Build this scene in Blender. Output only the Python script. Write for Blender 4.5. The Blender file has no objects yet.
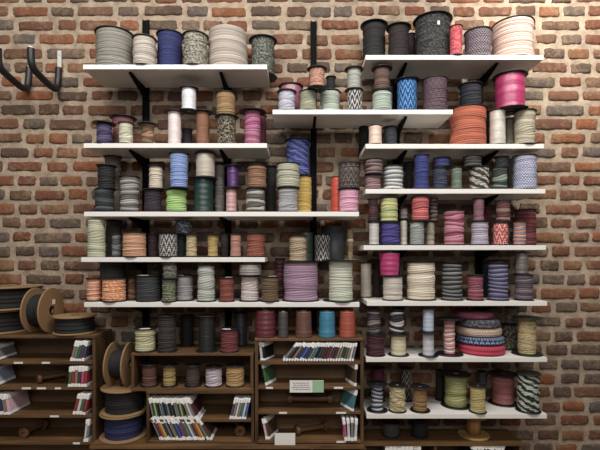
import bpy, bmesh, math, random
import numpy as np
from mathutils import Vector, Matrix
random.seed(7); PI = math.pi
scn = bpy.context.scene; COL = scn.collection
# ---------------------------------------------------------------- place
F = 430.0; HX, HY = 300.0, 257.0; ZC = 1.45       # focal length in px, eye line, eye height
YF, YB, YW = 2.15, 2.385, 2.42                      # shelf front, shelf back, wall face
def wx(px, Y): return (px - HX) / F * Y
def wz(py, Y): return ZC + (HY - py) / F * Y

# ---------------------------------------------------------------- helpers
def lin(c, g=1.0):
    out = []
    for v in c:
        v = v / 255.0
        v = v / 12.92 if v <= 0.04045 else ((v + 0.055) / 1.055) ** 2.4
        out.append(min(0.9, v * g))
    return (*out, 1)
def tag(o, label=None, cat=None, group=None, kind=None):
    if label: o['label'] = label
    if cat: o['category'] = cat
    if group: o['group'] = group
    if kind: o['kind'] = kind
    return o
def empty(name, loc, label, cat, group=None, rot=(0, 0, 0)):
    o = bpy.data.objects.new(name, None); COL.objects.link(o)
    o.location = loc; o.rotation_euler = rot; o.empty_display_size = .05
    return tag(o, label, cat, group)
def link(name, me, mat, parent=None, loc=(0, 0, 0), smooth=None):
    o = bpy.data.objects.new(name, me); COL.objects.link(o)
    if mat is not None and not me.materials: me.materials.append(mat)
    o.location = loc
    if parent: o.parent = parent
    if smooth is not None:
        me.polygons.foreach_set('use_smooth', [smooth] * len(me.polygons))
    return o
def bm_mesh(bm, name='mesh'):
    me = bpy.data.meshes.new(name); bm.to_mesh(me); bm.free(); return me
def bx(bm, x0, x1, y0, y1, z0, z1, bev=0.0, M=None):
    r = bmesh.ops.create_cube(bm, size=1.0); vs = r['verts']
    for v in vs:
        v.co = Vector(((x0 + x1) / 2 + v.co.x * (x1 - x0), (y0 + y1) / 2 + v.co.y * (y1 - y0), (z0 + z1) / 2 + v.co.z * (z1 - z0)))
    if bev > 0:
        es = list({e for v in vs for e in v.link_edges})
        rr = bmesh.ops.bevel(bm, geom=es, offset=bev, segments=2, affect='EDGES', profile=.6)
        vs = list({v for v in rr['verts']} | {v for v in vs if v.is_valid})
    if M is not None:
        for v in vs: v.co = M @ v.co
def box(name, mat, parent, x0, x1, y0, y1, z0, z1, bev=0.0015, M=None):
    bm = bmesh.new(); bx(bm, x0, x1, y0, y1, z0, z1, bev, M)
    return link(name, bm_mesh(bm), mat, parent)
def lathe(prof, n=36, name='lathe', close=False):
    """prof: list of (r, z); r==0 ends are capped to a point"""
    vs, fs = [], []; rows = []
    for r, z in prof:
        if r <= 1e-6: rows.append([len(vs)]); vs.append((0, 0, z))
        else:
            rows.append(list(range(len(vs), len(vs) + n)))
            for k in range(n): vs.append((r * math.cos(2 * PI * k / n), r * math.sin(2 * PI * k / n), z))
    seq = list(zip(rows, rows[1:])) + ([(rows[-1], rows[0])] if close else [])
    for a, b in seq:
        for k in range(n):
            k2 = (k + 1) % n
            if len(a) == 1 and len(b) == 1: continue
            if len(a) == 1: fs.append((a[0], b[k2], b[k]))
            elif len(b) == 1: fs.append((a[k], a[k2], b[0]))
            else: fs.append((a[k], a[k2], b[k2], b[k]))
    me = bpy.data.meshes.new(name); me.from_pydata(vs, [], fs); me.update()
    return me
def tube(pts, r, n=12, name='tube'):
    pts = [Vector(p) for p in pts]; vs, fs = [], []; prev = None
    for i, p in enumerate(pts):
        t = (pts[min(i + 1, len(pts) - 1)] - pts[max(i - 1, 0)]).normalized()
        if prev is None:
            u = t.orthogonal().normalized()
        else:
            u = (prev - t * prev.dot(t)).normalized()
        prev = u; w = t.cross(u)
        for k in range(n):
            a = 2 * PI * k / n; vs.append(p + (u * math.cos(a) + w * math.sin(a)) * r)
    for i in range(len(pts) - 1):
        for k in range(n):
            k2 = (k + 1) % n
            fs.append((i * n + k, i * n + k2, (i + 1) * n + k2, (i + 1) * n + k))
    fs.append(tuple(range(n - 1, -1, -1))); m = (len(pts) - 1) * n; fs.append(tuple(range(m, m + n)))
    me = bpy.data.meshes.new(name); me.from_pydata([tuple(v) for v in vs], [], fs); me.update(); return me
def smooth_path(ctrl, it=3):
    p = [Vector(c) for c in ctrl]
    for _ in range(it):
        q = [p[0]]
        for a, b in zip(p, p[1:]): q += [a * .75 + b * .25, a * .25 + b * .75]
        q.append(p[-1]); p = q
    return p

# ---------------------------------------------------------------- materials
class NT:
    def __init__(s, name):
        s.m = bpy.data.materials.new(name); s.m.use_nodes = True; s.t = s.m.node_tree
        s.b = s.t.nodes['Principled BSDF']
    def n(s, typ, **kw):
        nd = s.t.nodes.new('ShaderNode' + typ)
        for k, v in kw.items(): setattr(nd, k, v)
        return nd
    def l(s, a, b): s.t.links.new(a, b)
    def val(s, sock, x):
        if hasattr(x, 'is_output') or isinstance(x, bpy.types.NodeSocket): s.l(x, sock)
        else: sock.default_value = x
    def math(s, op, a, b=0.0):
        nd = s.n('Math', operation=op); s.val(nd.inputs[0], a); s.val(nd.inputs[1], b); return nd.outputs[0]
    def mix(s, f, a, b):
        nd = s.n('Mix', data_type='RGBA'); s.val(nd.inputs[0], f); s.val(nd.inputs[6], a); s.val(nd.inputs[7], b); return nd.outputs[2]
    def noise(s, vec, scale, detail=3.0, rough=.55):
        nd = s.n('TexNoise'); nd.inputs['Scale'].default_value = scale; nd.inputs['Detail'].default_value = detail
        nd.inputs['Roughness'].default_value = rough
        if vec is not None: s.l(vec, nd.inputs['Vector'])
        return nd.outputs['Fac']
    def bump(s, h, dist=.002, strength=.6):
        nd = s.n('Bump'); nd.inputs['Strength'].default_value = strength; nd.inputs['Distance'].default_value = dist
        s.l(h, nd.inputs['Height']); s.l(nd.outputs[0], s.b.inputs['Normal'])
    def base(s, c): s.val(s.b.inputs['Base Color'], c)
    def rough(s, r): s.b.inputs['Roughness'].default_value = r
GAIN = 1.2
def plain(name, c, rough=.6, g=1.0, vary=.12, scale=30, metal=0.0, bump=0):
    t = NT(name); co = t.n('TexCoord').outputs['Object']
    f = t.noise(co, scale); a = lin(c, g); d = tuple(v * (1 - vary) for v in a[:3]) + (1,); e = tuple(min(.95, v * (1 + vary)) for v in a[:3]) + (1,)
    t.base(t.mix(f, d, e)); t.rough(rough); t.b.inputs['Metallic'].default_value = metal
    if bump: t.bump(f, bump)
    return t.m
def wood(name, c1, c2, axis=0, rough=.5):
    t = NT(name); co = t.n('TexCoord').outputs['Object']
    mp = t.n('Mapping'); t.l(co, mp.inputs['Vector'])
    sc = [22, 22, 22]; sc[axis] = 1.6; mp.inputs['Scale'].default_value = sc
    f = t.noise(mp.outputs[0], 2.2, 5, .65); f2 = t.noise(co, 5, 2)
    ff = t.math('ADD', t.math('MULTIPLY', f, .75), t.math('MULTIPLY', f2, .35))
    rp = t.n('ValToRGB'); t.l(ff, rp.inputs[0]); e = rp.color_ramp.elements
    e[0].position = .35; e[0].color = lin(c1); e[1].position = .72; e[1].color = lin(c2)
    t.base(rp.outputs[0]); t.rough(rough); t.bump(f, .001, .4); return t.m
cm_cache = {}
def cordmat(c1, c2, pat):
    key = (c1, c2, pat)
    if key in cm_cache: return cm_cache[key]
    t = NT('cord_%s_%d' % (pat, len(cm_cache)))
    uv = t.n('UVMap').outputs[0]; sp = t.n('SeparateXYZ'); t.l(uv, sp.inputs[0]); u, v = sp.outputs[0], sp.outputs[1]
    row = t.math('FLOOR', v); wn = t.n('TexWhiteNoise', noise_dimensions='1D'); t.l(row, wn.inputs['W']); rnd = wn.outputs['Value']
    def dull(c):
        a = lin(c, GAIN * (.4 if sum(c) < 150 else .8 if sum(c) < 260 else 1.0)); l = .2126 * a[0] + .7152 * a[1] + .0722 * a[2]
        return tuple(x * .84 + l * .16 + .001 for x in a[:3]) + (1,)
    A = dull(c1); B = dull(c2) if c2 else tuple(x * .7 for x in A[:3]) + (1,)
    cb = t.n('CombineXYZ')
    if pat == 'solid' or pat == 'sheen':
        t.l(t.math('MULTIPLY', u, .5), cb.inputs[0]); t.l(row, cb.inputs[1])
        fac = t.math('ADD', t.math('MULTIPLY', rnd, .45), t.math('MULTIPLY', t.noise(cb.outputs[0], 1.7), .55))
        if c2 is None: fac = t.math('MULTIPLY', fac, .8)
    elif pat == 'stripe':
        fac = t.math('GREATER_THAN', rnd, .56)
    elif pat == 'alt':
        fac = t.math('GREATER_THAN', t.math('FRACT', t.math('MULTIPLY', v, .5)), .55)
    elif pat == 'fleck':
        t.l(t.math('ADD', t.math('MULTIPLY', u, 1.15), t.math('ADD', t.math('MULTIPLY', rnd, 3.0), t.math('MULTIPLY', v, .9))), cb.inputs[0]); t.l(t.math('MULTIPLY', v, .8), cb.inputs[1])
        fac = t.math('MULTIPLY', t.math('MINIMUM', t.math('MAXIMUM', t.math('MULTIPLY', t.math('SUBTRACT', t.noise(cb.outputs[0], .85, 2.0), .48), 12.0), 0.0), 1.0), .9)
    elif pat == 'zig':
        tri = t.math('MULTIPLY', t.math('ABSOLUTE', t.math('SUBTRACT', t.math('FRACT', t.math('MULTIPLY', u, .36)), .5)), 2.0)
        fac = t.math('GREATER_THAN', t.math('FRACT', t.math('ADD', t.math('MULTIPLY', v, .21), tri)), .5)
    elif pat == 'dot':
        half = t.math('MULTIPLY', t.math('MODULO', row, 2.0), .5)
        fx = t.math('GREATER_THAN', t.math('FRACT', t.math('ADD', t.math('MULTIPLY', u, .75), half)), .6)
        fac = fx
    elif pat == 'diag':
        t.l(t.math('MULTIPLY', u, .5), cb.inputs[0]); t.l(t.math('MULTIPLY', v, .5), cb.inputs[1])
        ph = t.math('ADD', t.math('ADD', t.math('MULTIPLY', v, .33), t.math('MULTIPLY', u, .14)), t.math('MULTIPLY', t.noise(cb.outputs[0], .6), 1.2))
        fac = t.math('GREATER_THAN', t.math('FRACT', ph), .52)
    colr = t.mix(fac, A, B)
    # per-strand and fibre variation belonging to the cord itself
    co = t.n('TexCoord').outputs['Object']
    fib = t.noise(co, 260, 2)
    dk = t.mix(t.math('MULTIPLY', t.math('ADD', fib, rnd), .22), colr, (0.02, 0.02, 0.02, 1))
    t.base(dk); t.rough(.38 if pat == 'sheen' else .82)
    if pat == 'sheen': t.b.inputs['Specular IOR Level'].default_value = .8
    else: t.bump(fib, .0012, .5)
    cm_cache[key] = t.m; return t.m

M_black = plain('black_plastic', (26, 25, 26), .45, 1.0, .2)
M_white = plain('white_melamine', (226, 222, 216), .45, 1.0, .03, 8)
M_blackmetal = plain('black_metal', (13, 14, 15), .8); M_blackmetal.node_tree.nodes['Principled BSDF'].inputs['Specular IOR Level'].default_value = .12
M_sticker = plain('white_paper', (225, 222, 216), .7, 1, .04)
M_tan = wood('pale_wood', (122, 88, 52), (186, 146, 96), 0, .55)
M_tanr = plain('fibreboard', (142, 112, 78), .75, 1.0, .18, 14)
M_dark = wood('dark_stained_wood', (56, 40, 26), (122, 90, 58), 0)
M_darkv = wood('dark_stained_wood_upright', (48, 35, 23), (100, 73, 47), 2)
M_back = wood('dark_wood_backing', (92, 70, 48), (140, 108, 76), 0)

# ---------------------------------------------------------------- setting
def brick_material():
    t = NT('brick'); geo = t.n('NewGeometry'); rnd = geo.outputs['Random Per Island']
    co = t.n('TexCoord').outputs['Object']
    rp = t.n('ValToRGB'); t.l(rnd, rp.inputs[0]); cr = rp.color_ramp; cr.interpolation = 'CONSTANT'
    cols = [(130, 86, 64), (110, 80, 64), (144, 90, 62), (106, 94, 84), (134, 90, 68), (98, 78, 68), (118, 98, 86), (150, 102, 70), (110, 100, 92), (134, 80, 58), (104, 86, 74), (128, 94, 74), (156, 94, 60), (122, 80, 62)]
    while len(cr.elements) < len(cols): cr.elements.new(.5)
    for i, c in enumerate(cols): cr.elements[i].position = i / len(cols); cr.elements[i].color = lin(tuple(v * .88 + sum(c) / 3 * .12 for v in c), .95)
    n1 = t.noise(co, 26, 5, .7); n2 = t.noise(co, 90, 4, .7); n3 = t.noise(co, 9, 3)
    c = t.mix(t.math('MINIMUM', t.math('MULTIPLY', t.math('MAXIMUM', t.math('SUBTRACT', n1, .36), 0.0), 1.9), .8), rp.outputs[0], lin((80, 64, 56)))
    # lime smears
    n4 = t.noise(co, 40, 5, .75)
    sm = t.math('MINIMUM', t.math('MULTIPLY', t.math('MAXIMUM', t.math('SUBTRACT', t.math('ADD', t.math('MULTIPLY', n4, .7), t.math('MULTIPLY', n3, .5)), .60), 0.0), 5.0), .62)
    c = t.mix(sm, c, lin((146, 124, 100)))
    t.base(c); t.rough(.95); t.bump(t.math('ADD', t.math('ADD', n1, n2), n4), .008, .9); t.b.inputs['Specular IOR Level'].default_value = .15; return t.m
def mortar_material():
    t = NT('lime_mortar'); co = t.n('TexCoord').outputs['Object']
    n1 = t.noise(co, 14, 5, .7); n2 = t.noise(co, 120, 3, .7)
    rp = t.n('ValToRGB'); t.l(n1, rp.inputs[0]); e = rp.color_ramp.elements
    e[0].position = .3; e[0].color = lin((130, 112, 95)); e[1].position = .7; e[1].color = lin((186, 168, 146))
    t.base(rp.outputs[0]); t.rough(.95); t.bump(t.math('ADD', n1, n2), .008, .8); return t.m
def build_wall():
    rnd = random.Random(3); vs, fs, mi = [], [], []
    X0, X1, Z0, Z1 = -2.3, 2.3, 0.0, 3.4
    # mortar bed, gently uneven
    nx, nz = 150, 110
    for j in range(nz + 1):
        for i in range(nx + 1):
            vs.append((X0 + (X1 - X0) * i / nx, YW + .002 + rnd.uniform(-.0025, .0025), Z0 + (Z1 - Z0) * j / nz))
    for j in range(nz):
        for i in range(nx):
            a = j * (nx + 1) + i; fs.append((a, a + 1, a + nx + 2, a + nx + 1)); mi.append(0)
    ch = 14.12 / F * YW
    ztop = wz(11.3, YW)
    k = math.ceil((Z1 - ztop) / ch); row = 0
    z = ztop + (k - 1) * ch
    while z > Z0 + .03:
        x = X0 + rnd.uniform(0, .1); hgt = ch * .72; st = rnd.random() < .5
        while x < X1 - .06:
            if rnd.random() < .3: st = True
            L = rnd.uniform(.096, .122) if st else rnd.uniform(.15, .22)
            st = not st if rnd.random() < .62 else st
            L = min(L, X1 - x - .01); gap = rnd.uniform(.018, .032)
            hh = hgt * rnd.uniform(.9, 1.08); zz = z + rnd.uniform(-.004, .004)
            NU, NV = 11, 7; base = len(vs); dep = rnd.uniform(.004, .009); tilt = rnd.uniform(-.05, .05)
            for b in range(NV):
                for a in range(NU):
                    fu = [0, .025, .08, .2, .35, .5, .65, .8, .92, .975, 1][a]; fv = [0, .07, .2, .5, .8, .93, 1][b]
                    edge = a in (0, NU - 1) or b in (0, NV - 1)
                    e2 = a in (1, NU - 2) or b in (1, NV - 2)
                    corner = (a in (0, 1, NU - 2, NU - 1)) and (b in (0, 1, NV - 2, NV - 1))
                    px = x + L * fu + rnd.uniform(-.0045, .0045); pz = zz + (fv - .5) * hh + (fu - .5) * tilt * hh + rnd.uniform(-.0034, .0034)
                    if corner:
                        px += (.5 - fu) * .006; pz -= (fv - .5) * .005
                    d = -.004 if edge else (dep * rnd.uniform(.35, .8) if e2 else dep + rnd.uniform(-.002, .0015))
                    vs.append((px, YW - d, pz))
            for b in range(NV - 1):
                for a in range(NU - 1):
                    q = base + b * NU + a; fs.append((q, q + 1, q + NU + 1, q + NU)); mi.append(1)
            x += L + gap
        z -= ch; row += 1
    me = bpy.data.meshes.new('wall'); me.from_pydata(vs, [], fs); me.update()
    me.materials.append(mortar_material()); me.materials.append(brick_material())
    me.polygons.foreach_set('material_index', mi); me.polygons.foreach_set('use_smooth', [True] * len(fs))
    o = link('wall_back', me, None); tag(o, 'old red and grey brick wall with wide pale mortar', 'wall', kind='structure')
build_wall()
def build_floor():
    bm = bmesh.new(); bx(bm, -2.3, 2.3, -1.6, YW + .02, -.05, 0)
    o = link('floor', bm_mesh(bm), wood('floor_boards', (110, 88, 66), (150, 124, 96), 0, .5)); tag(o, 'plain timber floor below the shelving', 'floor', kind='structure')
build_floor()

# slotted uprights on the wall
UPX = [-.862, -.402, .0757, .537, 1.0]
UPT = [22, 60, 23, 32, 40]
UPL = ['black slotted upright rail behind left shelves, top showing above cream spool', 'black slotted upright rail behind right half of left shelves',
       'black slotted upright rail rising bare above the short middle shelf', 'black slotted upright rail behind left half of right shelves', 'black slotted upright rail nearest the right ends of right shelves']
for X, t, lb in zip(UPX, UPT, UPL):
    r = empty('wall_upright', (X, YW - .012, wz(335, YW)), lb, 'rail', 'uprights screwed to the brick wall')
    zt = wz(t, YW) - wz(335, YW)
    bm = bmesh.new()
    for s in (-1, 1): bx(bm, s * .0135 - .0035, s * .0135 + .0035, -.014, .010, 0, zt, .001)
    bx(bm, -.014, .014, -.004, .010, 0, zt, 0)
    link('rail_channel', bm_mesh(bm), M_blackmetal, r)

# ---------------------------------------------------------------- shelves
SHB = {}
SH = {}   # name -> (x0, x1, z_top)
def shelf(key, px0, px1, py, lab, ups, th=.0235):
    x0, x1, z = wx(px0, YF), wx(px1, YF), wz(py, YF)
    r = empty('wall_shelf', ((x0 + x1) / 2, (YF + YB) / 2, z - th), lab, 'shelf', 'white shelves on the brick wall')
    hw = (x1 - x0) / 2; hd = (YB - YF) / 2
    box('shelf_board', M_white, r, -hw, hw, -hd, hd, 0, th, .0018)
    for i in ups:
        X = UPX[i] - (x0 + x1) / 2
        bm = bmesh.new(); w = .007
        prof = [(hd + .0085, -.0006), (-hd + .03, -.0006), (-hd + .03, -.008), (hd + .0085, -.058)]
        a = [bm.verts.new((X - w, y, zz)) for y, zz in prof]; b = [bm.verts.new((X + w, y, zz)) for y, zz in prof]
        bm.faces.new(a); bm.faces.new(b[::-1])
        for k in range(4): bm.faces.new((a[k], b[k], b[(k + 1) % 4], a[(k + 1) % 4]))
        bmesh.ops.recalc_face_normals(bm, faces=bm.faces[:])
        link('bracket', bm_mesh(bm), M_blackmetal, r)
    SH[key] = (x0, x1, z, YF, YB); SHB[key] = ups
shelf('L1', 83, 267, 64.5, 'topmost white shelf on the left, carrying six large spools', [0, 1])
shelf('L2', 83.5, 267, 143.2, 'second white shelf down on the left', [0, 1])
shelf('L3', 84, 359, 211.7, 'longer white shelf with the lime green spool', [0, 1, 2])
shelf('L4', 81, 265, 257.3, 'shorter white shelf with peach and brick red cord', [0, 1])
shelf('L5', 84, 359.5, 302.4, 'lowest long white shelf with the large lilac spool', [0, 1, 2])
shelf('M', 272.5, 453, 109.6, 'white shelf high in the middle, alone between both columns', [2, 3])
shelf('R1', 365.6, 543.4, 55, 'topmost white shelf on the right, under large cream spool', [3, 4])
shelf('R2', 365.6, 544, 143.9, 'white shelf with the large orange spool at right', [3, 4])
shelf('R3', 365.6, 545.5, 188.9, 'white shelf with the white striped and bright blue spools', [3, 4])
shelf('R4', 363.6, 546.3, 245.3, 'white shelf with the violet and red zigzag spools', [3, 4])
shelf('R5', 367, 547.3, 301.2, 'white shelf with the large cream spool under magenta one', [3, 4])
shelf('R6', 366, 547.3, 357.4, 'white shelf with the pile of flat coloured rolls', [3, 4])
shelf('R7', 366.5, 547, 414, 'lowest white shelf on the right with green and rose spools', [3, 4])
PHR = {'L1': 'on the top left shelf', 'L2': 'on the second left shelf', 'L3': 'on the third left shelf', 'L4': 'on the fourth left shelf', 'L5': 'on the lowest left shelf',
       'M': 'on the middle shelf', 'R1': 'on the top right shelf', 'R2': 'on the second right shelf', 'R3': 'on the third right shelf', 'R4': 'on the fourth right shelf',
       'R5': 'on the fifth right shelf', 'R6': 'on the sixth right shelf', 'R7': 'on the bottom right shelf',
       'RT': 'on the wooden card rack', 'CR': 'of the wooden crate', 'CT': 'on top of the wooden crate', 'CB': 'on the low right cabinet'}
UF = 2.14                                             # front of the timber units
SH['RT'] = (0, 0, wz(338.3, UF), UF, YB - .01); SH['CT'] = (0, 0, wz(353.4, 2.15), 2.15, YB - .01)
SH['CR'] = (0, 0, wz(388.2, 2.15), 2.15, YB - .02); SH['CB'] = (0, 0, wz(443, 2.2), 2.2, YB)

# ---------------------------------------------------------------- cord spools
def winding_mesh(R, z0, z1, pitch, amp, seed, prof=None, NTH=40, tilt=.35):
    rg = np.random.RandomState(seed); h = z1 - z0
    n = max(4, min(34, int(round(h / pitch)))); NZ = n * 5 + 1
    th = -PI / 2 + PI + np.linspace(0, 2 * PI, NTH + 1)         # seam towards the wall
    z = np.linspace(0, 1, NZ)
    ph = rg.uniform(0, 2 * PI, 4); k = rg.uniform(.5, 2.2, 4)
    T, Z = np.meshgrid(th, z)
    wob = tilt * (np.sin(T + ph[0] + 5 * k[0] * Z) + .5 * np.sin(2 * T + ph[1] + 9 * k[1] * Z)) * np.clip(6 * np.minimum(Z, 1 - Z), 0, 1)
    v = Z * n + wob
    g = np.abs(np.sin(PI * v)) ** .7
    big = 1 + .012 * np.sin(7 * k[2] * Z + ph[2]) + .010 * np.sin(17 * k[3] * Z + ph[3] + .5 * np.sin(T))
    row = np.floor(v).astype(int); jit = rg.uniform(-.5, .5, 200)[np.clip(row + 50, 0, 199)] * amp * .9
    r = R * big
    if prof == 'barrel': r = r * (1 - .10 * (2 * Z - 1) ** 4)
    elif prof == 'lobes': r = r * (.95 + .05 * np.abs(np.sin(3 * PI * Z)))
    elif prof == 'cone': r = r * (1.02 - .09 * Z)
    elif prof == 'flare': r = r * (.88 + .14 * Z)
    r = r - amp * (1 - g) + jit - amp * .4
    r = np.minimum(r, R * 1.02)
    xs = r * np.cos(T); ys = r * np.sin(T); zs = z0 + Z * h
    # close the ends so the coil is solid
    vs = np.stack([xs[:, :-1], ys[:, :-1], zs[:, :-1]], -1).reshape(-1, 3)
    idx = lambda j, i: j * NTH + (i % NTH)
    fs = []; uvs = []
    ucm = (T - T[0, 0]) * R * 100
    for j in range(NZ - 1):
        for i in range(NTH):
            fs.append((idx(j, i), idx(j, i + 1), idx(j + 1, i + 1), idx(j + 1, i)))
            for (jj, ii) in ((j, i), (j, i + 1), (j + 1, i + 1), (j + 1, i)):
                uvs += [ucm[jj, ii], v[jj, ii]]
    fs.append(tuple(range(NTH - 1, -1, -1))); uvs += [0.0, .5] * NTH
    fs.append(tuple(range((NZ - 1) * NTH, NZ * NTH))); uvs += [0.0, n - .5] * NTH
    me = bpy.data.meshes.new('winding'); me.from_pydata(vs.tolist(), [], fs); me.update()
    uvl = me.uv_layers.new(name='UVMap'); uvl.data.foreach_set('uv', uvs)
    sm = [True] * len(fs); sm[-1] = sm[-2] = False
    me.polygons.foreach_set('use_smooth', sm)
    return me
def flange_mesh(R, t, z):
    b = min(t * .45, .0015)
    hole = max(.006, R * .22)
    return lathe([(hole, z), (R - b, z), (R, z + b), (R, z + t - b), (R - b, z + t), (R * .86, z + t), (R * .84, z + t * .8), (hole * 1.6, z + t * .8), (hole * 1.5, z + t), (hole, z + t)], 40, 'flange', close=True)
SP = {}
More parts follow.
